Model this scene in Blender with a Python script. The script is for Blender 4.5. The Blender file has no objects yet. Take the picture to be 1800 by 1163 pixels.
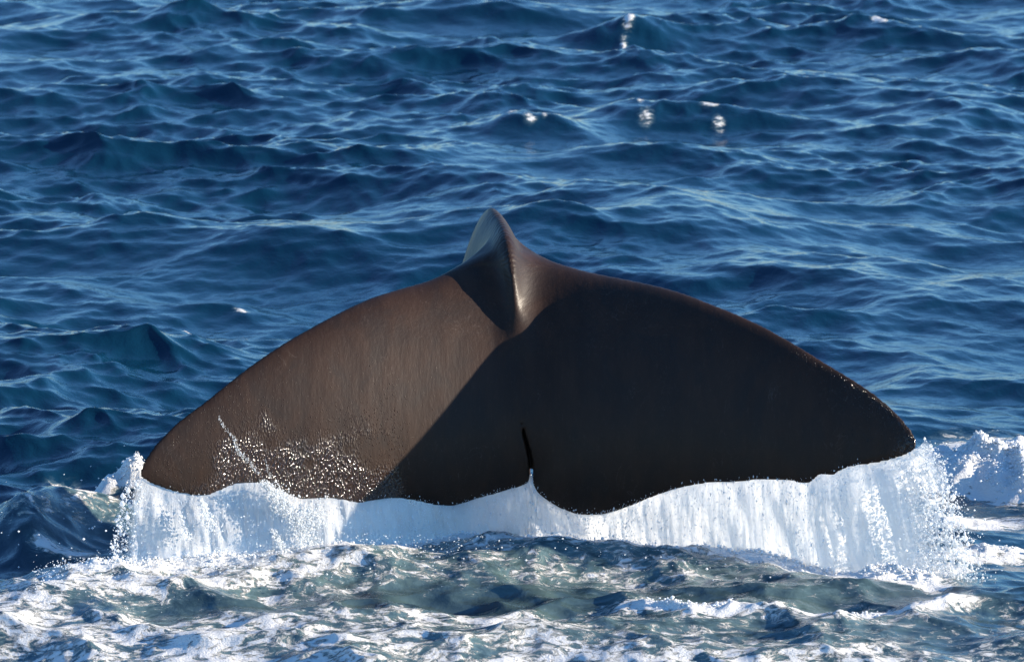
import bpy, math, numpy as np
from mathutils import Vector, Matrix
rad = math.radians

# ------------------------------------------------------------------ camera, sky, sun, exposure
scn = bpy.context.scene
CAM = np.array([0.0, -28.0, 6.2]); FPX = 8550.0; PITCH = rad(9.94)
cd = bpy.data.cameras.new('camera'); cam = bpy.data.objects.new('camera', cd)
scn.collection.objects.link(cam); scn.camera = cam
cam.location = CAM; cam.rotation_euler = (rad(90) - PITCH, 0, 0)
cd.sensor_width = 36.0; cd.lens = FPX / 1800 * 36.0
cd.clip_start = 0.5; cd.clip_end = 20000
cd.dof.use_dof = True; cd.dof.focus_distance = 28.3; cd.dof.aperture_fstop = 6.3

SUN_EL, SUN_AZ = 17.0, -2.0          # azimuth measured from +X towards +Y
world = bpy.data.worlds.new('World'); scn.world = world; world.use_nodes = True
nt = world.node_tree
sky = nt.nodes.new('ShaderNodeTexSky'); sky.sky_type = 'NISHITA'; sky.sun_disc = False
sky.sun_elevation = rad(SUN_EL); sky.sun_rotation = rad(90 - SUN_AZ)
sky.air_density = 1.25; sky.dust_density = 0.0; sky.ozone_density = 8.0
bgn = nt.nodes['Background']; nt.links.new(sky.outputs[0], bgn.inputs[0]); bgn.inputs[1].default_value = 0.122
sl = bpy.data.lights.new('sun', 'SUN'); sl.energy = 5.0; sl.angle = rad(0.5); sl.color = (1.0, 0.88, 0.72)
sun = bpy.data.objects.new('sun', sl); scn.collection.objects.link(sun)
sdir = Vector((math.cos(rad(SUN_EL)) * math.cos(rad(SUN_AZ)), math.cos(rad(SUN_EL)) * math.sin(rad(SUN_AZ)), math.sin(rad(SUN_EL))))
sun.rotation_euler = sdir.to_track_quat('Z', 'Y').to_euler(); sun.location = sdir * 40
vs = scn.view_settings; vs.view_transform = 'Standard'; vs.look = 'None'; vs.exposure = 1.35; vs.gamma = 1.0
scn.cycles.max_bounces = 10; scn.cycles.transparent_max_bounces = 24
scn.cycles.sample_clamp_indirect = 6.0

# ------------------------------------------------------------------ helpers
rng = np.random.default_rng(7)
FWD = np.array([0, math.cos(PITCH), -math.sin(PITCH)]); UP = np.array([0, math.sin(PITCH), math.cos(PITCH)]); RIGHT = np.array([1.0, 0, 0])

def ray(u, v):
    """direction of a photo pixel (1800 x 1163)"""
    u = np.asarray(u, float)[..., None]; v = np.asarray(v, float)[..., None]
    return FWD + RIGHT * (u - 900) / FPX - UP * (v - 581.5) / FPX

def on_sea(u, v, z=0.0):
    d = ray(u, v); t = (z - CAM[2]) / d[..., 2:3]
    return CAM + d * t

def smooth(a, b, x):
    t = np.clip((x - a) / (b - a), 0, 1); return t * t * (3 - 2 * t)

_LAT = np.random.default_rng(3).random((256, 256)).astype(np.float32)
def vnoise(x, y, seed=0):
    x = x + seed * 17.31; y = y + seed * 31.77
    ix = np.floor(x).astype(np.int64); iy = np.floor(y).astype(np.int64)
    fx = x - ix; fy = y - iy
    fx = fx * fx * fx * (fx * (fx * 6 - 15) + 10); fy = fy * fy * fy * (fy * (fy * 6 - 15) + 10)
    a = _LAT[ix & 255, iy & 255]; b = _LAT[(ix + 1) & 255, iy & 255]
    c = _LAT[ix & 255, (iy + 1) & 255]; d = _LAT[(ix + 1) & 255, (iy + 1) & 255]
    return (a * (1 - fx) + b * fx) * (1 - fy) + (c * (1 - fx) + d * fx) * fy
def fbm(x, y, oct=4, seed=0, gain=0.5):
    s = 0; w = 1; tot = 0
    for k in range(oct):
        c, sn = math.cos(k * 0.9), math.sin(k * 0.9)
        s = s + w * vnoise((x * c - y * sn) * 2 ** k, (x * sn + y * c) * 2 ** k, seed + 5 * k); tot += w; w *= gain
    return s / tot
def billow(x, y, oct=4, seed=0, gain=0.55):
    s = 0; w = 1; tot = 0
    for k in range(oct):
        c, sn = math.cos(k * 0.9), math.sin(k * 0.9)
        s = s + w * np.abs(2 * vnoise((x * c - y * sn) * 2 ** k, (x * sn + y * c) * 2 ** k, seed + 5 * k) - 1); tot += w; w *= gain
    return s / tot

def mesh_obj(name, V, F, mat=None, smooth_shade=True, attrs=None):
    """V (n,3), F (m,3|4) -> object"""
    V = np.ascontiguousarray(V, np.float32); F = np.ascontiguousarray(F, np.int32)
    me = bpy.data.meshes.new(name); k = F.shape[1]
    me.vertices.add(len(V)); me.vertices.foreach_set('co', V.ravel())
    me.loops.add(F.size); me.loops.foreach_set('vertex_index', F.ravel())
    me.polygons.add(len(F)); me.polygons.foreach_set('loop_start', np.arange(0, F.size, k, dtype=np.int32))
    me.update(calc_edges=True)
    me.polygons.foreach_set('use_smooth', np.full(len(F), smooth_shade, bool))
    for an, val in (attrs or {}).items():
        val = np.asarray(val, np.float32)
        if val.ndim == 1:
            a = me.attributes.new(an, 'FLOAT', 'POINT'); a.data.foreach_set('value', np.ascontiguousarray(val))
        else:
            a = me.attributes.new(an, 'FLOAT_VECTOR', 'POINT'); a.data.foreach_set('vector', np.ascontiguousarray(val).ravel())
    o = bpy.data.objects.new(name, me); scn.collection.objects.link(o)
    if mat: me.materials.append(mat)
    return o

class NT:
    """small node-tree helper"""
    def __init__(s, name):
        s.m = bpy.data.materials.new(name); s.m.use_nodes = True; s.t = s.m.node_tree
        s.t.nodes.clear(); s.out = s.n('ShaderNodeOutputMaterial')
    def n(s, kind, **kw):
        x = s.t.nodes.new(kind)
        for k, v in kw.items(): setattr(x, k, v)
        return x
    def set(s, node, **kw):
        for k, v in kw.items():
            key = k.replace('_', ' ')
            if isinstance(v, bpy.types.NodeSocket): s.t.links.new(v, node.inputs[key])
            else: node.inputs[key].default_value = v
        return node
    def link(s, a, b): s.t.links.new(a, b)
    def attr(s, name, vec=False):
        a = s.n('ShaderNodeAttribute', attribute_name=name); return a.outputs['Vector' if vec else 'Fac']
    def math(s, op, a, b=None, c=None, clamp=False):
        x = s.n('ShaderNodeMath', operation=op, use_clamp=clamp)
        for i, v in enumerate((a, b, c)):
            if v is None: continue
            if isinstance(v, bpy.types.NodeSocket): s.link(v, x.inputs[i])
            else: x.inputs[i].default_value = v
        return x.outputs[0]
    def ramp(s, v, a, b, lo=0.0, hi=1.0, kind='SMOOTHSTEP'):
        x = s.n('ShaderNodeMapRange', interpolation_type=kind)
        s.link(v, x.inputs[0])
        for i, q in zip((1, 2, 3, 4), (a, b, lo, hi)):
            if isinstance(q, bpy.types.NodeSocket): s.link(q, x.inputs[i])
            else: x.inputs[i].default_value = q
        return x.outputs[0]
    def mix(s, f, a, b):
        x = s.n('ShaderNodeMix', data_type='RGBA')
        for i, v in ((0, f), (6, a), (7, b)):
            if isinstance(v, bpy.types.NodeSocket): s.link(v, x.inputs[i])
            else: x.inputs[i].default_value = v if i == 0 else (*v, 1)
        return x.outputs[2]
    def scale(s, v, sc):
        x = s.n('ShaderNodeMapping'); s.link(v, x.inputs[0]); x.inputs['Scale'].default_value = sc; return x.outputs[0]
    def noise(s, v, scale, detail=3, rough=0.5, dist=0.0):
        x = s.n('ShaderNodeTexNoise'); s.link(v, x.inputs['Vector']); s.set(x, Scale=scale, Detail=detail, Roughness=rough, Distortion=dist); return x.outputs['Fac']
    def bump(s, h, strength, dist, normal=None):
        x = s.n('ShaderNodeBump'); s.set(x, Strength=strength, Distance=dist); s.link(h, x.inputs['Height'])
        if normal: s.link(normal, x.inputs['Normal'])
        return x.outputs[0]

# ------------------------------------------------------------------ whale frame
TAU = rad(8.0)
EX = np.array([1.0, 0, 0]); EW = np.array([0, math.sin(TAU), math.cos(TAU)]); EN = np.array([0, -math.cos(TAU), math.sin(TAU)])
_d = ray(930, 845); ORG = CAM + _d * (-CAM[1] / _d[1])
CUP, QBACK, BULGE = 0.51, 0.26, 0.12
def mid(x, w):
    return CUP * (np.sqrt(x * x + 0.16) - 0.4) + BULGE * np.sin(np.pi * np.minimum(np.sqrt(x * x + 0.02), 2.4) / 2.4) - QBACK * np.maximum(w, -0.3) ** 2
def to_local(P):
    d = P - ORG; return d @ EX, d @ EW, d @ EN
def to_world(x, w, n):
    return ORG + np.asarray(x)[..., None] * EX + np.asarray(w)[..., None] * EW + np.asarray(n)[..., None] * EN
def pix_local(u, v, off=0.0):
    """photo pixel -> (x, w) on the curved mid surface of the fluke (off = height above it)"""
    u = np.asarray(u, float); v = np.asarray(v, float); off = np.broadcast_to(np.asarray(off, float), u.shape)
    d = ray(u, v); t = np.full(u.shape, 28.0)
    for _ in range(40):
        x, w, n = to_local(CAM + d * t[..., None])
        t = t - (n - (mid(x, w) + off)) / (d @ EN) * 0.9
    x, w, n = to_local(CAM + d * t[..., None]); return x, w
def catmull(P, k=6):
    P = np.asarray(P, float); Q = np.vstack([2 * P[0] - P[1], P, 2 * P[-1] - P[-2]]); out = []
    for i in range(1, len(Q) - 2):
        for t in np.arange(k) / k:
            a, b, c, d = Q[i - 1:i + 3]
            out.append(0.5 * (2 * b + (c - a) * t + (2 * a - 5 * b + 4 * c - d) * t * t + (3 * b - a - 3 * c + d) * t ** 3))
    out.append(P[-1]); return np.array(out)
LEAD = [(233,842),(242,826),(256,806),(270,787),(289,767),(308,748),(335,727),(363,707),(400,677),(449,640),(500,606),(560,572),(640,532),(700,512),(752,497),(785,482),(814,466),(840,452),(875,440),(910,440),(945,452),(971,463),(1010,475),(1046,484),(1087,492),(1150,505),(1200,519),(1250,538),(1300,558),(1350,582),(1400,610),(1444,637),(1509,676),(1551,706),(1589,741),(1611,766),(1626,784)]
TRAIL = [(1626,784),(1614,796),(1585,807),(1544,816),(1496,822),(1478,829),(1463,837),(1452,835),(1441,835),(1429,846),(1413,850),(1379,844),(1331,843),(1296,847),(1252,847),(1200,856),(1147,872),(1113,886),(1071,901),(1044,905),(1009,901),(975,888),(948,867),(937,850),(931,843),(926,849),(916,853),(886,862),(848,872),(813,885),(793,890),(769,887),(734,879),(700,875),(659,879),(631,883),(597,877),(563,875),(525,877),(494,863),(466,853),(446,849),(411,853),(384,865),(356,874),(320,870),(287,862),(255,852),(241,848),(233,842)]
def poly_local(pts):
    p = catmull(pts, 5); x, w = pix_local(p[:, 0], p[:, 1]); return np.stack([x, w], 1)
LEADL, TRAILL = poly_local(LEAD), poly_local(TRAIL)
def seg_dist(X, W, P):
    best = np.full(X.shape, 1e9); arg = np.zeros(X.shape)
    for i in range(len(P) - 1):
        a, b = P[i], P[i + 1]; ab = b - a; L = ab @ ab + 1e-12
        t = np.clip(((X - a[0]) * ab[0] + (W - a[1]) * ab[1]) / L, 0, 1)
        d = np.hypot(X - a[0] - t * ab[0], W - a[1] - t * ab[1])
        m = d < best; best = np.where(m, d, best); arg = np.where(m, i + t, arg)
    return best, arg
def inside(X, W, P):
    c = np.zeros(X.shape, bool)
    for (x0, y0), (x1, y1) in zip(P, np.roll(P, -1, 0)):
        if y0 == y1: continue
        c ^= ((y0 > W) != (y1 > W)) & (X < (x1 - x0) * (W - y0) / (y1 - y0) + x0)
    return c

def surface_nets(F, ax):
    """naive surface nets on a non-uniform grid; returns vertices and quads"""
    S = F < 0; nx, ny, nz = F.shape
    cnt = np.zeros((nx - 1, ny - 1, nz - 1), np.int8)
    for i in (0, 1):
        for j in (0, 1):
            for k in (0, 1): cnt += S[i:nx - 1 + i, j:ny - 1 + j, k:nz - 1 + k]
    act = (cnt > 0) & (cnt < 8); I = np.argwhere(act); ids = np.full(act.shape, -1, np.int32); ids[act] = np.arange(len(I))
    corners = [(i, j, k) for i in (0, 1) for j in (0, 1) for k in (0, 1)]
    val = {c: F[I[:, 0] + c[0], I[:, 1] + c[1], I[:, 2] + c[2]] for c in corners}
    acc = np.zeros((len(I), 3)); num = np.zeros(len(I))
    for c in corners:
        for a in range(3):
            if c[a]: continue
            e = list(c); e[a] = 1; e = tuple(e); f0, f1 = val[c], val[e]; m = (f0 < 0) != (f1 < 0)
            t = np.where(m, f0 / np.where(m, f0 - f1, 1), 0); p = np.tile(np.array(c, float), (len(I), 1)); p[:, a] = t
            acc[m] += p[m]; num[m] += 1
    fr = acc / num[:, None]; V = np.empty((len(I), 3))
    for a in range(3):
        g = ax[a]; V[:, a] = g[I[:, a]] + fr[:, a] * (g[I[:, a] + 1] - g[I[:, a]])
    Q = []
    for a in range(3):
        b, c = (a + 1) % 3, (a + 2) % 3
        sl0 = [slice(None)] * 3; sl1 = [slice(None)] * 3
        sl0[a] = slice(0, -1); sl1[a] = slice(1, None)
        for q in (b, c): sl0[q] = slice(1, -1); sl1[q] = slice(1, -1)
        s0, s1 = S[tuple(sl0)], S[tuple(sl1)]; ch = np.argwhere(s0 != s1); flip = s1[tuple(ch.T)]
        for q in (b, c): ch[:, q] += 1
        def cell(db, dc):
            k = ch.copy(); k[:, b] += db; k[:, c] += dc; return ids[k[:, 0], k[:, 1], k[:, 2]]
        q = np.stack([cell(-1, -1), cell(0, -1), cell(0, 0), cell(-1, 0)], 1); q[flip] = q[flip][:, ::-1]; Q.append(q)
    return V, np.vstack(Q)
def relax(V, Q, it=2, lam=0.5):
    E = np.vstack([Q[:, [0, 1]], Q[:, [1, 2]], Q[:, [2, 3]], Q[:, [3, 0]]]); deg = np.bincount(E.ravel(), minlength=len(V))[:, None]
    for _ in range(it):
        A = np.stack([np.bincount(E[:, 0], V[E[:, 1], k], len(V)) + np.bincount(E[:, 1], V[E[:, 0], k], len(V)) for k in range(3)], 1)
        V = V * (1 - lam) + lam * A / deg
    return V

# ------------------------------------------------------------------ whale
def build_whale():
    gx = np.arange(-2.42, 2.43, 0.0125); gw = np.arange(-1.35, 1.75, 0.0125)
    gn = np.concatenate([np.arange(-2.3, -0.36, 0.03), np.arange(-0.36, 0.46, 0.0115)])
    X, W = np.meshgrid(gx, gw, indexing='ij')
    dl, _ = seg_dist(X, W, LEADL); dt, _ = seg_dist(X, W, TRAILL)
    ins = inside(X, W, np.vstack([LEADL, TRAILL[1:-1]]))
    T = 0.036 + 0.13 * np.clip(1 - np.abs(X) / 2.25, 0, 1) ** 1.3
    d0 = 0.012; ins |= np.minimum(dl, dt) < d0; sg = np.where(inside(X, W, np.vstack([LEADL, TRAILL[1:-1]])), 1, -1)
    near_l = dl < dt; dl = np.where(sg > 0, dl, np.where(near_l, -dl, dl)) + d0; dt = np.where(sg > 0, dt, np.where(near_l, dt, -dt)) + d0
    edge = np.minimum(dl, dt); dl = np.maximum(dl, 0); dt = np.maximum(dt, 0)
    h = T * (1 - np.exp(-dl / 0.10)) ** 0.6 * (1 - np.exp(-dt / 0.42)) ** 0.8
    h = np.where(edge > 0, h, 2 * edge)
    F = (np.abs(gn[None, None, :]) - h[:, :, None]).astype(np.float32)
    # notch groove
    p = catmull([(917, 742), (922, 765), (930, 795), (934, 825), (933, 855)], 4); gxp, gwp = pix_local(p[:, 0], p[:, 1])
    g, arg = seg_dist(X, W, np.stack([gxp, gwp], 1)); r = 0.003 + 0.0075 * np.sin(np.clip(arg / (len(p) - 1), 0, 1) * 2.6)
    cut = np.maximum((r - g)[:, :, None], -9)
    cut = np.minimum(cut, (gn + 0.035)[None, None, :] + 0 * cut)
    F = np.maximum(F, cut.astype(np.float32))
    # tail stock: ridge line in photo pixels (front side), then hidden points behind
    R = [(914, 592, .09, .014, .04), (909, 556, .165, .035, .10), (905, 525, .235, .055, .17), (901, 482, .30, .09, .27), (896, 443, .29, .13, .34), (890, 412, .19, .16, .37), (879, 385, -.08, .18, .38), (865, 366, -.38, .19, .38)]
    R = np.array(R, float); x, w = pix_local(R[:, 0], R[:, 1], R[:, 2]); fr = np.stack([x, w, R[:, 2], R[:, 3], R[:, 4]], 1)
    ap = fr[-1]
    back = [(-.01, -.03, -.70, .18, .38), (-.02, -.20, -1.0, .19, .40), (-.04, -.55, -1.25, .23, .42), (-.10, -1.05, -1.45, .32, .46), (-.14, -1.7, -1.65, .38, .52), (-.2, -2.5, -1.85, .45, .58), (-.25, -3.2, -2.0, .5, .6)]
    bk = np.array([(ap[0] + a, ap[1] + b, c, d, e) for a, b, c, d, e in back])
    C = catmull(np.vstack([fr, bk]), 5)
    WW, NN = np.meshgrid(gw, gn, indexing='ij'); D, arg = seg_dist(WW, NN, C[:, 1:3])
    tang = np.gradient(C[:, 1:3], axis=0); tang /= np.linalg.norm(tang, axis=1)[:, None]
    i0 = np.clip(arg.astype(int), 0, len(C) - 2); t = (arg - i0)
    lp = lambda k: C[i0, k] * (1 - t) + C[i0 + 1, k] * t
    xc, a, b = lp(0), lp(3), lp(4); tw, tn = tang[i0, 0] * (1 - t) + tang[i0 + 1, 0] * t, tang[i0, 1] * (1 - t) + tang[i0 + 1, 1] * t
    side = (WW - lp(1)) * tn - (NN - lp(2)) * tw                    # > 0 on the inner side of the arch
    dep = np.where(side > 0, D, -D); q = np.clip(dep / (2 * b), 0, 1)
    prof = np.minimum((q / 0.5) ** 0.56, 1) * np.clip((1 - q) / 0.35, 0, 1) ** 0.5
    lat = np.abs(gx[:, None, None] - xc[None]); over = np.maximum(-dep, dep - 2 * b)
    P = np.where(over[None] > 0, np.hypot(lat, over[None]), lat - (prof * a)[None]).astype(np.float32)
    cen = C[:, 1:3]
    k = 0.18
    hh = np.clip(0.5 + 0.5 * (P - F) / k, 0, 1)
    F = P * (1 - hh) + F * hh - k * hh * (1 - hh)
    V, Q = surface_nets(F, (gx, gw, gn)); V = relax(V, Q, 3, 0.5)
    # per-vertex shading attributes
    x, w, n = V.T
    dist, arg = seg_dist(w, n, cen); i0 = np.clip(arg.astype(int), 0, len(C) - 2)
    tot = np.concatenate([[0], np.cumsum(np.linalg.norm(np.diff(C[:, :3], axis=0), axis=1))])
    sr = np.interp(arg, np.arange(len(C)), tot); lat = x - np.interp(arg, np.arange(len(C)), C[:, 0])
    ridge = np.exp(-(np.where(lat < 0, lat / 0.055, lat / 0.03)) ** 2) * smooth(0.28, 0.5, sr) * (n > -0.9)
    world = to_world(x, w, n + mid(x, w))
    dT, _ = seg_dist(x, w, TRAILL); dL, _ = seg_dist(x, w, LEADL)
    # splashed wet beads: lower left lobe and the right tip
    nz = fbm(x * 4, w * 4, 4, 11) - 0.5
    bead = (smooth(0.62, 0.0, dT + 0.5 * nz) ** 1.3 + .13 * smooth(1.15, .3, dT + .6 * nz)) * smooth(-0.2, -1.25, x + 0.9 * nz) * smooth(-2.25, -1.5, x + 0.6 * nz)
    bead = np.maximum(bead, 0.42 * smooth(0.36, 0.02, dL + 0.6 * nz) * smooth(1.2, 2.0, x + nz * 0.8))
    flow = V.copy(); flow[:, 2] = sr
    o = mesh_obj('whale', world, Q, whale_mat(), True, {'flow': flow, 'ridge': ridge, 'lat': lat, 'bead': bead, 'wet': smooth(0.62, 0.85, sr) * smooth(0.5, 0.2, np.abs(lat)) * smooth(0.0, -0.05, lat)})
    o['label'] = 'dark brown whale tail lifted out of the sea with water pouring off its fluke'
    o['category'] = 'whale'
    return o

def whale_mat():
    T = NT('whale_skin'); co = T.attr('flow', True)
    fl = T.scale(co, (1, 0.28, 1))
    n1 = T.noise(fl, 9, 5, 0.6); n2 = T.noise(fl, 60, 4, 0.6); n3 = T.noise(co, 3.0, 3, 0.5)
    col = T.mix(T.ramp(n1, .3, .7), (.0180, .0085, .0046), (.0265, .0128, .0070))
    col = T.mix(T.math('MULTIPLY', T.ramp(T.noise(T.scale(co, (1, .6, 1)), 4.5, 6, .62, .8), .42, .68), .8), col, (.015, .009, .0065))
    col = T.mix(T.math('MULTIPLY', T.ramp(n2, .55, .8), .35), col, (.052, .034, .026))
    sc = T.noise(T.scale(co, (1, .5, 1)), 5.5, 5, .5, 2.2); line = T.ramp(T.math('ABSOLUTE', T.math('SUBTRACT', sc, .5)), 0, .006, 1, 0)
    col = T.mix(T.math('MULTIPLY', T.math('MULTIPLY', line, T.ramp(n3, .5, .62)), .30), col, (.11, .085, .07))
    col = T.mix(T.math('MULTIPLY', T.ramp(T.noise(co, 140, 2, .5), .62, .75), .4), col, (.07, .05, .04))
    bead = T.attr('bead')
    hs = []
    for sc, rr in ((105.0, .36), (170.0, .40)):
        vor = T.n('ShaderNodeTexVoronoi', feature='F1'); T.link(T.scale(co, (1, .6, 1)), vor.inputs['Vector']); T.set(vor, Scale=sc, Randomness=1.0)
        rnd = T.n('ShaderNodeSeparateColor'); T.link(vor.outputs['Color'], rnd.inputs[0])
        on = T.ramp(T.math('SUBTRACT', T.math('MULTIPLY', bead, 1.15), rnd.outputs[0]), 0.0, .12)
        hs.append(T.math('MULTIPLY', T.math('MULTIPLY', T.ramp(vor.outputs['Distance'], 0.0, rr, 1.0, 0.0), on), 60.0 / sc))
    sm = T.n('ShaderNodeTexVoronoi', feature='SMOOTH_F1'); T.link(T.scale(co, (1, .42, 1)), sm.inputs['Vector']); T.set(sm, Scale=122.0, Smoothness=.35, Randomness=1.0)
    film = T.math('MULTIPLY', T.math('SUBTRACT', 1.0, sm.outputs['Distance']), T.ramp(T.math('ADD', bead, T.math('MULTIPLY', T.math('SUBTRACT', n3, .5), .8)), .22, .95))
    bh = T.math('ADD', T.math('ADD', hs[0], hs[1]), T.math('MULTIPLY', film, 1.0))
    b1 = T.bump(n2, .25, .004); b2 = T.bump(n1, .35, .012, b1)
    bs = T.n('ShaderNodeBump'); T.link(bh, bs.inputs['Height']); T.set(bs, Strength=1.0, Distance=.011); T.link(b2, bs.inputs['Normal'])
    # fine creases across the ridge of the tail stock
    wv = T.n('ShaderNodeSeparateXYZ'); T.link(co, wv.inputs[0])
    ph = T.math('ADD', T.math('MULTIPLY', wv.outputs[2], 130.0), T.math('MULTIPLY', T.math('ABSOLUTE', T.attr('lat')), 60.0))
    ph = T.math('ADD', ph, T.math('MULTIPLY', T.noise(co, 9, 4), 24.0))
    cr = T.math('MULTIPLY', T.math('SINE', ph), T.attr('ridge'))
    b3 = T.bump(cr, .35, .004, bs.outputs[0])
    p = T.n('ShaderNodeBsdfPrincipled'); T.link(col, p.inputs['Base Color']); T.link(b3, p.inputs['Normal'])
    T.link(T.ramp(bh, 0.02, .4, .55, .16), p.inputs['Roughness']); p.inputs['IOR'].default_value = 1.35; p.inputs['Specular IOR Level'].default_value = .3
    T.link(T.math('MAXIMUM', T.ramp(T.attr('wet'), 0, 1, .05, .25), T.ramp(bh, .02, .4, 0, .8)), p.inputs['Coat Weight']); T.link(T.ramp(bh, .02, .3, .25, .10), p.inputs['Coat Roughness'])
    T.link(b3, p.inputs['Coat Normal'])
    T.link(p.outputs[0], T.out.inputs[0]); return T.m

whale = build_whale()

# ------------------------------------------------------------------ sea
def ocean_fields(N=2048, L=44.0, seed=12):
    """random wind sea: two bands (long, short), each height and horizontal displacement on a periodic tile"""
    r = np.random.default_rng(seed)
    k1 = 2 * np.pi * np.fft.fftfreq(N, L / N); KX, KY = np.meshgrid(k1, k1, indexing='ij'); K = np.hypot(KX, KY); K[0, 0] = 1
    th = np.arctan2(KY, KX)
    lam = 2 * np.pi / K; kp = 2 * np.pi / 7.0
    S = K ** -4.0 * np.exp(-1.25 * (kp / K) ** 2)
    th0 = rad(-102)
    S *= (0.04 + np.abs(np.cos((th - th0) / 2)) ** np.where(lam > 2, 10, 7)) 
    S *= np.where(lam < 1.1, (lam / 1.1) ** 0.25, 1) * smooth(0.07, 0.16, lam); S[0, 0] = 0
    A = np.sqrt(S) * (r.normal(size=(N, N)) + 1j * r.normal(size=(N, N)))
    slope = np.sqrt((np.abs(A) ** 2 * K ** 2).sum() / 2); A *= SLOPE / slope
    out = []
    for band in (smooth(0.9, 1.5, lam), 1 - smooth(0.9, 1.5, lam)):
        B = A * band
        out.append([np.real(np.fft.ifft2(q)).astype(np.float32) * N * N for q in (B, -1j * B * KX / K, -1j * B * KY / K)])
    return out, N, L
def sample(f, x, y, N, L):
    u = (x / L * N) % N; v = (y / L * N) % N; i = u.astype(np.int64); j = v.astype(np.int64); a = (u - i); b = (v - j)
    i1 = (i + 1) % N; j1 = (j + 1) % N; i %= N; j %= N
    return (f[i, j] * (1 - a) + f[i1, j] * a) * (1 - b) + (f[i, j1] * (1 - a) + f[i1, j1] * a) * b
def grade(start, stop, d0, d1):
    out = [start]
    while out[-1] < stop:
        t = (out[-1] - start) / (stop - start); out.append(out[-1] + d0 + (d1 - d0) * t)
    return np.array(out)
def geo(start, stop, d, g=1.16):
    out = [start]
    while out[-1] < stop: d *= g; out.append(out[-1] + d)
    return np.array(out[1:])

SLOPE = 0.245
CREST = np.array([(-300,1060),(0,1040),(60,1018),(120,1003),(220,994),(350,986),(500,975),(600,967),(750,957),(900,949),(1000,953),(1100,964),(1250,982),(1400,998),(1520,1012),(1650,1035),(1900,1060)], float)
def ycrest(x): return -0.66 - 0.105 * np.asarray(x) ** 2
def blob(x, y, u, v, ru, rv):
    c = on_sea(u, v); D = c[1] - CAM[1]
    return ((x - c[0]) / (ru * D / FPX)) ** 2 + ((y - c[1]) / (rv * D * D / CAM[2] / FPX)) ** 2
# (u, v of the foot, half width, half depth in photo pixels, height in m, foam)
MOUNDS = [(50,950,85,30,.20,.36),(150,925,95,30,.14,.42),(210,850,46,7,.045,.95),(178,853,26,5,.035,.85),
          (1740,824,82,20,.17,1.0),(1655,812,60,14,.08,.80),(1805,840,90,26,.15,.95),(1700,838,50,10,.07,.8),(1215,212,150,10,.22,0.0),(1110,66,70,10,.22,0.0),(1546,58,60,8,.14,0.0),(930,232,90,10,.12,0.0)]
FOAM = [(1108,66,11,6,.60),(1104,78,9,5,.53),(1250,212,18,4,.58),(1262,224,11,5,.53),(1135,206,10,7,.53),(1143,221,14,5,.52),(930,236,15,4,.50),(957,233,6,4,.50),(890,231,22,3,.46),(1205,208,60,2,.47),
        (1548,59,10,3,.72),(435,513,15,1.8,.68),(345,534,11,1.5,.6),(8,606,14,4,.5),(1305,547,14,6,.35),
        (1720,905,110,30,.62),(1770,800,120,40,.7),(1700,980,120,7,.8),(1650,1000,60,9,1.0),(1780,970,90,6,.8),(95,850,40,10,.5),(120,985,70,10,.6)]
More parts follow.
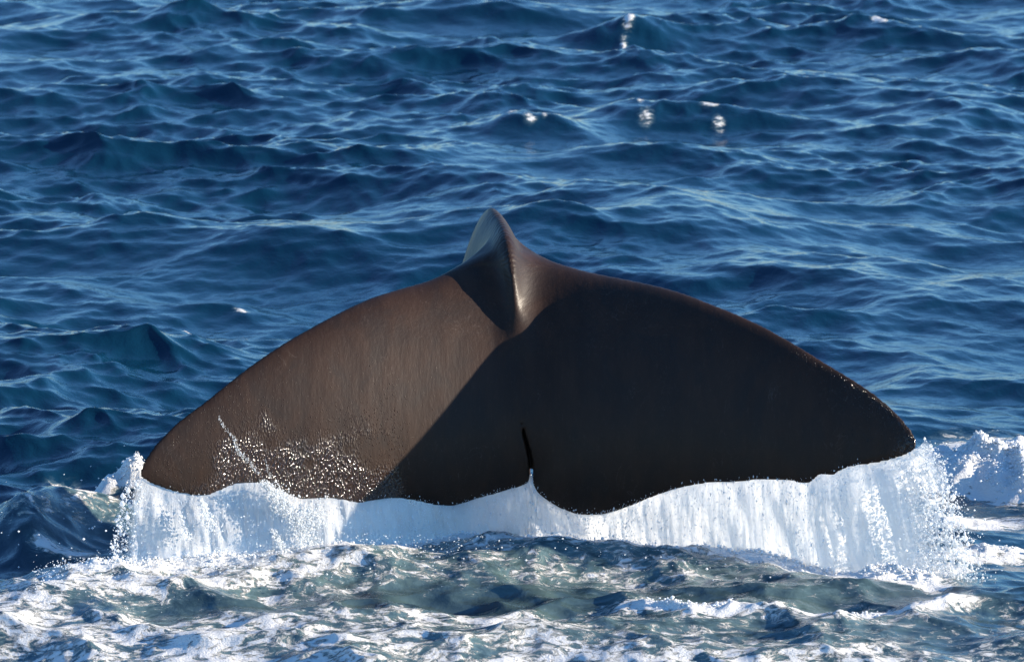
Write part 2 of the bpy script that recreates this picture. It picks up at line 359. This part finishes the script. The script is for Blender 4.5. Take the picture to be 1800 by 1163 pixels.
def sea_height(x, y, want_foam=False):
    """mounds raised by the whale and the foam density, in rest coordinates"""
    nzl = fbm(x * 1.3, y * 0.9, 3, 21) - 0.5; nz2 = fbm(x * 4.5, y * 3.0, 4, 22) - 0.5
    z = np.zeros_like(x); f = np.zeros_like(x)
    cx = on_sea(CREST[:, 0], CREST[:, 1])[:, 0]; d = ray(CREST[:, 0], CREST[:, 1])
    yc = ycrest((CREST[:, 0] - 900) * 0.00327); hz = CAM[2] + d[:, 2] * (yc - CAM[1]) / d[:, 1]; cxx = d[:, 0] * (yc - CAM[1]) / d[:, 1]
    hc = np.interp(x, cxx, np.maximum(hz, 0.0), 0, 0)
    yy = y - ycrest(np.clip(x, -3, 3)) + 0.18 * nzl
    ridge = np.where(yy < 0, np.exp(-(yy / 0.60) ** 2), np.exp(-(yy / 0.45) ** 2))
    z += hc * ridge * (1 + 0.35 * nz2)
    z += 0.07 * np.exp(-((y + 2.0 + 0.10 * (x - 1.4) + 0.5 * nzl) / 0.30) ** 2) * smooth(0.2, 1.0, x) * smooth(3.2, 2.2, x) * (1 + nz2)
    z += 0.05 * np.exp(-((y + 2.75 + 0.3 * nzl) / 0.22) ** 2) * smooth(-0.4, 0.3, x) * smooth(1.4, 0.9, x)
    for u, v, ru, rv, h, fo in MOUNDS:
        q = blob(x, y, u, v, ru, rv); g = np.exp(-q); z += h * g * (1 + 0.5 * nz2); 
        if fo: f = np.maximum(f, fo * np.exp(-(q * 0.75) ** 1.5))
    for u, v, ru, rv, s in FOAM:
        f = np.maximum(f, s * np.exp(-(blob(x, y, u, v, ru * 1.25, rv * 1.25)) ** 1.2))
    if not want_foam: return z
    # broad churned field in front of the tail
    left = smooth(-0.3, -1.3, x)
    fore = smooth(-1.55, -2.0, y + 0.3 * nzl) * (0.395 - 0.05 * smooth(1.0, 2.6, x) + 0.02 * left)
    fr = np.where(yy < 0, np.exp(-(yy / 0.85) ** 4), np.exp(-(yy / 0.45) ** 2))
    fore = fore + smooth(-1.4, -1.9, y) * .30 * (fbm(x * .9, y * 1.9, 3, 23) - .5)
    face = fr * (0.37 + 0.09 * left + .04 * smooth(.3, 1., x) - 0.08 * smooth(0.6, 1.4, x)) * smooth(2.6, 1.9, x) * smooth(0.0, 0.08, hc + 0.3 * left * smooth(-3.2, -2.4, x))
    top = np.exp(-((yy - 0.02) / 0.10) ** 2) * (0.55 + 0.32 * left) * smooth(2.3, 1.6, x) * smooth(-2.8, -2.3, x) * .85
    sec = np.exp(-((y + 1.9 + 0.10 * (x - 1.4) + 0.5 * nzl) / 0.36) ** 2) * smooth(0.0, 0.8, x) * smooth(3.0, 2.2, x) * (0.16 + 0.85 * fbm(x * 2.2, y * 3, 3, 25))
    base = np.exp(-((y + 0.12 + 0.54 * (np.sqrt(x * x + .25) - .5)) / 0.26) ** 2) * smooth(2.7, 2.3, np.abs(x)) * 1.0
    f = np.maximum.reduce([f, fore, face, top, sec, base])
    far = np.hypot(x, (y + 1) * 0.6)
    aer = np.clip(smooth(3.6, 1.6, far) * 0.75 + 0.25 * ridge * smooth(2.5, 1.0, np.abs(x)), 0, 1) * smooth(0.8, -0.4, y) + 0.5 * np.exp(-blob(x, y, 150, 930, 110, 40)) + .5 * np.exp(-blob(x, y, 1740, 850, 120, 40))
    return z, np.clip(f, 0, 1.2), np.clip(aer, 0, 1)

def build_sea():
    xs = grade(3.3, 8.6, 0.017, 0.045); core = np.arange(-3.3, 3.3, 0.0155); far = geo(xs[-1], 4000, 0.06)
    gx = np.concatenate([-far[::-1], -xs[::-1], core[1:], xs, far])
    near = np.arange(-3.4, 0.2, 0.0165); ys = grade(near[-1] + .02, 42, 0.025, 0.1); far = geo(ys[-1], 6000, 0.1); back = geo(3.42, 4000, 0.03)
    gy = np.concatenate([-back[::-1], near, ys, far])
    X, Y = np.meshgrid(gx, gy, indexing='ij'); sh = X.shape; x = X.ravel(); y = Y.ravel()
    (lo, hi), N, L = ocean_fields()
    dist = np.hypot(x, y - 5); fade = smooth(140, 60, dist); fadeh = smooth(60, 42, dist)
    calm = 1 - 0.62 * np.exp(-(np.hypot(x * 0.55, y) / 2.6) ** 4)
    Lx = [sample(f, x, y, N, L) * fade * calm for f in lo]; Hx = [sample(f, x, y, N, L) * fadeh for f in hi]
    CH = -1.0
    hi_amp = 1 + 0.15 * np.exp(-(np.hypot(x * 0.5, y + 2.2) / 1.8) ** 4)
    hi_amp = hi_amp * (0.68 + 0.9 * smooth(.3, .7, fbm(x * .32, y * .16, 3, 77)))
    hi_amp = hi_amp + (1.5 - hi_amp) * np.exp(-(np.hypot(x / 4.5, (y + 2.0) / 1.7)) ** 6)
    mound, foam, aer = sea_height(x, y, True)
    px = x + CH * (Lx[1] + Hx[1] * hi_amp); py = y + CH * (Lx[2] + Hx[2] * hi_amp); pz = Lx[0] + Hx[0] * hi_amp + mound
    # thick foam stands proud of the water and is lumpy
    nr = (dist < 45)
    lump = np.zeros_like(x); bx, by = x[nr], y[nr]
    thick = smooth(0.45, 0.95, foam[nr] + 0.5 * (fbm(bx * 5, by * 4, 4, 31) - 0.5))
    lump[nr] = thick * (0.006 + (0.045 + 0.05 * ((by > 0.5) & (by < 6))) * ((1 - billow(bx * 5.0, by * 4.0, 5, 40)) ** 2.2 + ((by > 0.5) & (by < 6)) * (0.9 - billow(bx * 9.0, by * 7.0, 4, 44)) * .9)) + smooth(.2, .5, foam[nr]) * 0.022 * (0.5 - billow(bx * 6, by * 4, 4, 50)) * (by < 0.3)
    pz = pz + lump
    nx, ny = sh; ii = np.arange(nx * ny).reshape(sh)
    Q = np.stack([ii[:-1, :-1], ii[1:, :-1], ii[1:, 1:], ii[:-1, 1:]], -1).reshape(-1, 4)
    # steep crests of the short waves carry a little foam of their own
    o = mesh_obj('sea', np.stack([px, py, pz], 1), Q, sea_mat(), True, {'rest': np.stack([x, y, pz], 1), 'foam': foam, 'aer': aer, 'lump': lump})
    o['kind'] = 'structure'; o['label'] = 'dark blue choppy sea streaked with white foam around the tail'
    return o, np.stack([px, py, pz], 1)[nr], foam[nr], thick

def sea_mat():
    T = NT('sea_water'); co = T.attr('rest', True); foam = T.attr('foam'); aer = T.attr('aer')
    deep = (.0015, .019, .040); teal = (.080, .122, .115)
    body = T.mix(T.math('MULTIPLY', aer, T.ramp(T.noise(co, 2.2, 4, .6, .6), .25, .75, .25, 1.0)), deep, teal)
    n1 = T.noise(T.scale(co, (.62, 1.0, 1)), 5.2, 9, .66, 1.3)
    n2 = T.noise(T.scale(co, (.75, 1.0, 1)), 15, 6, .65, 1.0)
    lace = T.math('SUBTRACT', 1.0, T.math('ABSOLUTE', T.math('MULTIPLY_ADD', n1, 4.0, -2.0)))     # ridged strings of foam
    pat = T.math('ADD', T.math('MULTIPLY', n1, .78), T.math('MULTIPLY', lace, .16)); pat = T.math('ADD', pat, T.math('MULTIPLY', n2, .70))
    thr = T.math('SUBTRACT', 1.21, T.math('MULTIPLY', foam, .88))
    mask = T.ramp(T.math('SUBTRACT', pat, thr), -.02, .08)
    mask = T.math('MULTIPLY', mask, T.ramp(foam, .06, .22))
    thin = T.math('MULTIPLY', T.ramp(T.math('SUBTRACT', pat, thr), -.22, .10), T.ramp(foam, .1, .4))
    body = T.mix(T.math('MULTIPLY', thin, .55), body, (.16, .25, .26))
    col = T.mix(mask, body, (.83, .82, .78))
    rip = T.noise(T.scale(co, (1, .9, 1)), 16, 4, .55, .3); rip2 = T.noise(co, 55, 3, .5)
    b1 = T.bump(rip, .35, .016); b2 = T.bump(rip2, .18, .003, b1)
    bub = T.noise(co, 70, 4, .65)
    fb = T.bump(T.math('MULTIPLY', T.math('ADD', T.math('MULTIPLY', bub, .35), T.math('MULTIPLY', mask, .5)), mask), .9, .03, b2)
    p = T.n('ShaderNodeBsdfPrincipled'); T.link(col, p.inputs['Base Color']); T.link(fb, p.inputs['Normal'])
    p.inputs['IOR'].default_value = 1.333; T.link(T.ramp(mask, 0, 1, .07, .55), p.inputs['Roughness'])
    tr = T.n('ShaderNodeBsdfTranslucent'); tr.inputs[0].default_value = (.8, .82, .82, 1); T.link(fb, tr.inputs['Normal'])
    mx = T.n('ShaderNodeMixShader'); T.link(T.math('MULTIPLY', mask, .25), mx.inputs[0]); T.link(p.outputs[0], mx.inputs[1]); T.link(tr.outputs[0], mx.inputs[2])
    T.link(mx.outputs[0], T.out.inputs[0]); return T.m

sea, SEAP, SEAF, SEAT = build_sea()

# ------------------------------------------------------------------ water pouring off the trailing edge
_tp = catmull(TRAIL, 4); _x, _w = pix_local(_tp[:, 0], _tp[:, 1]); TE = to_world(_x, _w, mid(_x, _w))      # right tip -> left tip
_al = np.concatenate([[0], np.cumsum(np.linalg.norm(np.diff(TE, axis=0), axis=1))]); ALEN = _al[-1]
def edge_at(s):
    return np.stack([np.interp(s * ALEN, _al, TE[:, k]) for k in range(3)], -1)
def fall_pos(s, t, off):
    """s along the edge (0 right tip .. 1 left tip), t 0 at the edge .. 1 at the sea, off = metres towards the camera"""
    e = edge_at(s); x0 = e[..., 0]
    spread = 0.26 * smooth(1.75, 2.33, x0) - 0.13 * smooth(-1.7, -2.15, x0)
    p = e.copy(); p[..., 0] += spread * t ** 0.65
    p[..., 1] += 0.02 - 0.10 * t ** 0.7 - off
    p[..., 2] = e[..., 2] + 0.03 - t ** 1.15 * (e[..., 2] + 0.03 + 0.06)
    return p
def fall_density(x, t):
    d = 0.80 + 0.4 * smooth(0.1, 1.0, x) - 0.14 * smooth(-0.7, -1.2, x)
    d = d - 0.35 * np.exp(-((x + 0.05) / 0.42) ** 2) * smooth(0.25, 0.8, t)
    return d
def water_white(name, transl=.65):
    T = NT(name); co = T.attr('st', True); dens = T.attr('dens'); lace = T.attr('lace')
    s1 = T.noise(T.scale(co, (1, .16, 1)), 17, 6, .66, .6); s2 = T.noise(T.scale(co, (1, .45, 1)), 75, 4, .65); s3 = T.noise(T.scale(co, (1, .55, 1)), 4.5, 4, .55, .5)
    a = T.math('ADD', T.math('MULTIPLY', s1, .42), T.math('MULTIPLY', s2, .22)); a = T.math('ADD', a, T.math('MULTIPLY', s3, .61))
    alpha = T.ramp(T.math('ADD', a, dens), .86, 1.34)
    vor = T.n('ShaderNodeTexVoronoi', feature='DISTANCE_TO_EDGE'); T.link(co, vor.inputs['Vector']); T.set(vor, Scale=22.0, Randomness=1.0)
    net = T.ramp(vor.outputs['Distance'], .05, .16, 1, 0)
    alpha = T.math('MULTIPLY', alpha, T.math('MAXIMUM', net, T.math('SUBTRACT', 1.0, lace, clamp=True)), clamp=True); alpha = T.math('MULTIPLY', alpha, .74)
    b = T.bump(T.math('ADD', T.math('MULTIPLY', s1, 1.0), T.math('MULTIPLY', s2, .4)), .6, .02)
    df = T.n('ShaderNodeBsdfPrincipled'); T.set(df, Base_Color=(.95, .94, .91, 1), Roughness=.5, IOR=1.33); T.link(b, df.inputs['Normal'])
    tr = T.n('ShaderNodeBsdfTranslucent'); tr.inputs[0].default_value = (.98, .965, .93, 1); T.link(b, tr.inputs['Normal'])
    tp = T.n('ShaderNodeBsdfTransparent')
    m1 = T.n('ShaderNodeMixShader'); m1.inputs[0].default_value = transl; T.link(df.outputs[0], m1.inputs[1]); T.link(tr.outputs[0], m1.inputs[2])
    m2 = T.n('ShaderNodeMixShader'); T.link(alpha, m2.inputs[0]); T.link(tp.outputs[0], m2.inputs[1]); T.link(m1.outputs[0], m2.inputs[2])
    T.link(m2.outputs[0], T.out.inputs[0]); return T.m

def build_fall():
    ns, ntt = 760, 44; V = []; Q = []; st = []; dn = []; lc = []; base = 0
    for li, off in enumerate((-.06, 0.02)):
        S, Tt = np.meshgrid(np.linspace(0.0, 1.0, ns), np.linspace(0, 1, ntt), indexing='ij')
        S2 = S
        wob = 0.15 * (fbm(S * ALEN * 4.5 + li * 9 + .8 * Tt, Tt * 1.1, 3, 60 + li) - .5) + 0.034 * (fbm(S * ALEN * 24 + Tt, Tt * 2.2, 3, 70 + li) - .5)
        P = fall_pos(S2, Tt, off * smooth(0, .35, Tt) + wob * smooth(0, .3, Tt)); x = edge_at(S2)[..., 0]
        d = fall_density(x, Tt) - (0.34, -0.10)[li]
        end = np.minimum(smooth(0, 0.02 + 0.045 * Tt, S), smooth(1, 0.985 - 0.02 * Tt, S)); d = d - 0.9 * (1 - end)
        lace = smooth(0.055, 0.02, S) * smooth(.12, .5, Tt)
        d = d + .35 * lace
        V.append(P.reshape(-1, 3)); st.append(np.stack([S * ALEN, P[..., 2], np.full_like(S, li * 3.3)], -1).reshape(-1, 3)); dn.append(d.ravel()); lc.append(lace.ravel())
        ii = np.arange(ns * ntt).reshape(ns, ntt) + base; base += ns * ntt
        Q.append(np.stack([ii[:-1, :-1], ii[:-1, 1:], ii[1:, 1:], ii[1:, :-1]], -1).reshape(-1, 4))
    o = mesh_obj('falling_water', np.vstack(V), np.vstack(Q), water_white('falling_water'), True, {'st': np.vstack(st), 'dens': np.concatenate(dn), 'lace': np.concatenate(lc)})
    o['kind'] = 'stuff'; o['label'] = 'white curtain of water pouring from the trailing edge of the tail'; return o
fall = build_fall()

# ------------------------------------------------------------------ droplets
_ov = np.array([(1,0,0),(-1,0,0),(0,1,0),(0,-1,0),(0,0,1),(0,0,-1)], float); _of = np.array([(0,2,4),(2,1,4),(1,3,4),(3,0,4),(2,0,5),(1,2,5),(3,1,5),(0,3,5)])
def octa(level=0):
    V, F = _ov, _of
    for _ in range(level):
        V = list(map(tuple, V)); idx = {}; NF = []
        def md(a, b):
            k = (min(a, b), max(a, b))
            if k not in idx:
                p = (np.array(V[a]) + np.array(V[b])); p /= np.linalg.norm(p); V.append(tuple(p)); idx[k] = len(V) - 1
            return idx[k]
        for a, b, c in F:
            x, y, z = md(a, b), md(b, c), md(c, a); NF += [(a, x, z), (b, y, x), (c, z, y), (x, y, z)]
        F = NF
    return np.array(V), np.array(F)
def drops_mesh(name, P, R, stretch, mat, level=0):
    bv, bf = octa(level); n = len(P)
    V = P[:, None, :] + bv[None] * np.stack([R, R, R * stretch], 1)[:, None, :]
    F = (bf[None] + (np.arange(n) * len(bv))[:, None, None]).reshape(-1, 3)
    return mesh_obj(name, V.reshape(-1, 3), F, mat, True)
def drop_mat():
    T = NT('water_drops'); p = T.n('ShaderNodeBsdfPrincipled'); T.set(p, Base_Color=(.85, .88, .90, 1), Roughness=.12, IOR=1.33)
    tr = T.n('ShaderNodeBsdfTranslucent'); tr.inputs[0].default_value = (.88, .91, .93, 1)
    m = T.n('ShaderNodeMixShader'); m.inputs[0].default_value = .62; T.link(p.outputs[0], m.inputs[1]); T.link(tr.outputs[0], m.inputs[2]); T.link(m.outputs[0], T.out.inputs[0]); return T.m
DM = drop_mat()
def build_drops():
    r = np.random.default_rng(5); P = []; R = []; ST = []
    n = 26000; s = r.random(n); t = r.random(n) ** 0.9; x = edge_at(s)[:, 0]
    keep = r.random(n) < np.clip(fall_density(x, t), .1, 1) ** 1.3 * (0.35 + 0.65 * fbm(s * ALEN * 14, t * .8, 3, 80) * 1.6)
    s, t = s[keep], t[keep]; p = fall_pos(s, t, r.normal(0.01, .04, len(s))); p[:, 0] += r.normal(0, .012, len(s)) ; p[:, 2] += r.normal(0, .008, len(s))
    P.append(p); R.append(np.exp(r.normal(math.log(.0018), .42, len(s)))); ST.append(1 + 1.6 * r.random(len(s)))
    # broken sides
    for s0, s1, dx, n in ((0, .05, .10, 3600), (1, .975, -.035, 1500)):
        s = s0 + (s1 - s0) * r.random(n) ** 1.4; t = r.random(n) ** .8; p = fall_pos(s, t, r.normal(0, .07, n)); p[:, 0] += dx * np.abs(r.normal(0, .7, n)) * t ** .6
        P.append(p); R.append(np.exp(r.normal(math.log(.0020), .7, n))); ST.append(1 + .8 * r.random(n))
    # stray spray thrown up round both tips
    for cx, sx, n in ((2.42, .16, 260), (-2.25, .35, 90)):
        p = np.stack([cx + r.normal(0, sx, n), -.6 + r.normal(0, .4, n), np.abs(r.normal(0.25, .22, n))], 1); P.append(p); R.append(np.exp(r.normal(math.log(.0045), .4, n))); ST.append(np.ones(n))
    # sparkling drops hopping over the foaming crest
    n = 4200; x = r.uniform(-2.7, 2.1, n); x = x[r.random(n) < .12 + .88 * smooth(0.2, -1, x)]; y = ycrest(x) + r.normal(-.05, .22, len(x)); z = sea_height(x, y) + np.abs(r.normal(0.01, .028, len(x))) + .01
    P.append(np.stack([x, y, z], 1)); R.append(np.exp(r.normal(math.log(.0030), .4, len(x)))); ST.append(np.ones(len(x)))
    P, R, ST = np.vstack(P), np.concatenate(R), np.concatenate(ST)
    o = drops_mesh('water_droplets', P, R, ST, DM); o['kind'] = 'stuff'; o['label'] = 'fine white spray of droplets around the falling water'
build_drops()

def build_froth():
    """bubbly lumps where the foam lies thick"""
    r = np.random.default_rng(9)
    w = np.clip(SEAF - 0.58, 0, .5) * SEAT * np.where(SEAP[:, 1] < 1.0, 1, np.where(SEAP[:, 1] < 6, 3.0, 0)) * (0.25 + fbm(SEAP[:, 0] * 7, SEAP[:, 1] * 7, 3, 90)) ** 2
    i = r.choice(len(w), 10500, p=w / w.sum()); R = np.exp(r.normal(math.log(.0046), .45, len(i))); R = np.minimum(R, .014)
    P = SEAP[i] + r.normal(0, .006, (len(i), 3)); P[:, 2] += np.abs(r.normal(0, .4, len(i))) * R
    o = drops_mesh('foam', P, R, .7 + .3 * r.random(len(i)), foam_mat(), 1); o['kind'] = 'stuff'; o['label'] = 'white bubbly foam heaped on the broken water around the tail'
def foam_mat():
    T = NT('foam'); p = T.n('ShaderNodeBsdfPrincipled'); T.set(p, Base_Color=(.84, .85, .85, 1), Roughness=.4, IOR=1.33)
    tr = T.n('ShaderNodeBsdfTranslucent'); tr.inputs[0].default_value = (.88, .9, .9, 1)
    m = T.n('ShaderNodeMixShader'); m.inputs[0].default_value = .4; T.link(p.outputs[0], m.inputs[1]); T.link(tr.outputs[0], m.inputs[2]); T.link(m.outputs[0], T.out.inputs[0]); return T.m
build_froth()

def build_trickle():
    """streams running over the left lobe and falling clear of it"""
    r = np.random.default_rng(14); P = []; R = []; ST = []
    def on_skin(pts, n, sp, rad_):
        q = catmull(pts, 8); t = r.random(n) ** .6; sp = sp * (.4 + 1.2 * t); t = t * (len(q) - 1); u = np.interp(t, np.arange(len(q)), q[:, 0]) + r.normal(0, sp, n); v = np.interp(t, np.arange(len(q)), q[:, 1]) + r.normal(0, sp, n)
        x, w = pix_local(u, v, .03); dl, _ = seg_dist(x, w, LEADL); dt, _ = seg_dist(x, w, TRAILL)
        Tk = 0.036 + 0.13 * np.clip(1 - np.abs(x) / 2.25, 0, 1) ** 1.3; h = Tk * (1 - np.exp(-dl / .10)) ** .6 * (1 - np.exp(-dt / .42)) ** .8
        P.append(to_world(x, w, mid(x, w) + h + .001)); R.append(np.exp(r.normal(math.log(rad_), .35, n))); ST.append(np.full(n, 1.6))
    def falling(pts, n, sp0, sp1, rad_, off=.10):
        q = catmull(pts, 8); t = r.random(n); k = t * (len(q) - 1); sp = sp0 + (sp1 - sp0) * t
        u = np.interp(k, np.arange(len(q)), q[:, 0]) + r.normal(0, 1, n) * sp; v = np.interp(k, np.arange(len(q)), q[:, 1]) + r.normal(0, 1, n) * sp * .6
        yy = np.interp((u - 900) * .00327, TE[::-1, 0], TE[::-1, 1]) - off - .05 * t + r.normal(0, .02, n); d = ray(u, v)
        P.append(CAM + d * ((yy - CAM[1]) / d[:, 1])[:, None]); R.append(np.exp(r.normal(math.log(rad_), .4, n))); ST.append(1 + 1.4 * r.random(n))
    on_skin([(384,728),(392,748),(411,771),(418,792),(438,812),(468,853)], 300, 2.0, .0024)
    on_skin([(466,806),(472,828),(482,856)], 110, 2.0, .0021)
    falling([(462,846),(490,882),(516,915),(542,950),(570,985)], 2600, 4, 13, .0024)
    falling([(478,850),(505,880),(540,905),(565,915)], 500, 8, 16, .0029)
    falling([(478,930),(492,955),(508,982)], 500, 3, 5, .003)
    falling([(355,880),(362,905),(372,930)], 350, 4, 7, .0029); falling([(560,885),(548,905),(535,930)], 400, 14, 12, .0027)
    falling([(318,905),(325,925),(330,950)], 120, 3, 4, .0029)
    P, R, ST = np.vstack(P), np.concatenate(R), np.concatenate(ST)
    o = drops_mesh('water_trickle', P, R, ST, DM, 0); o['kind'] = 'stuff'; o['label'] = 'bright white streams of water running off the left lobe of the tail'
build_trickle()
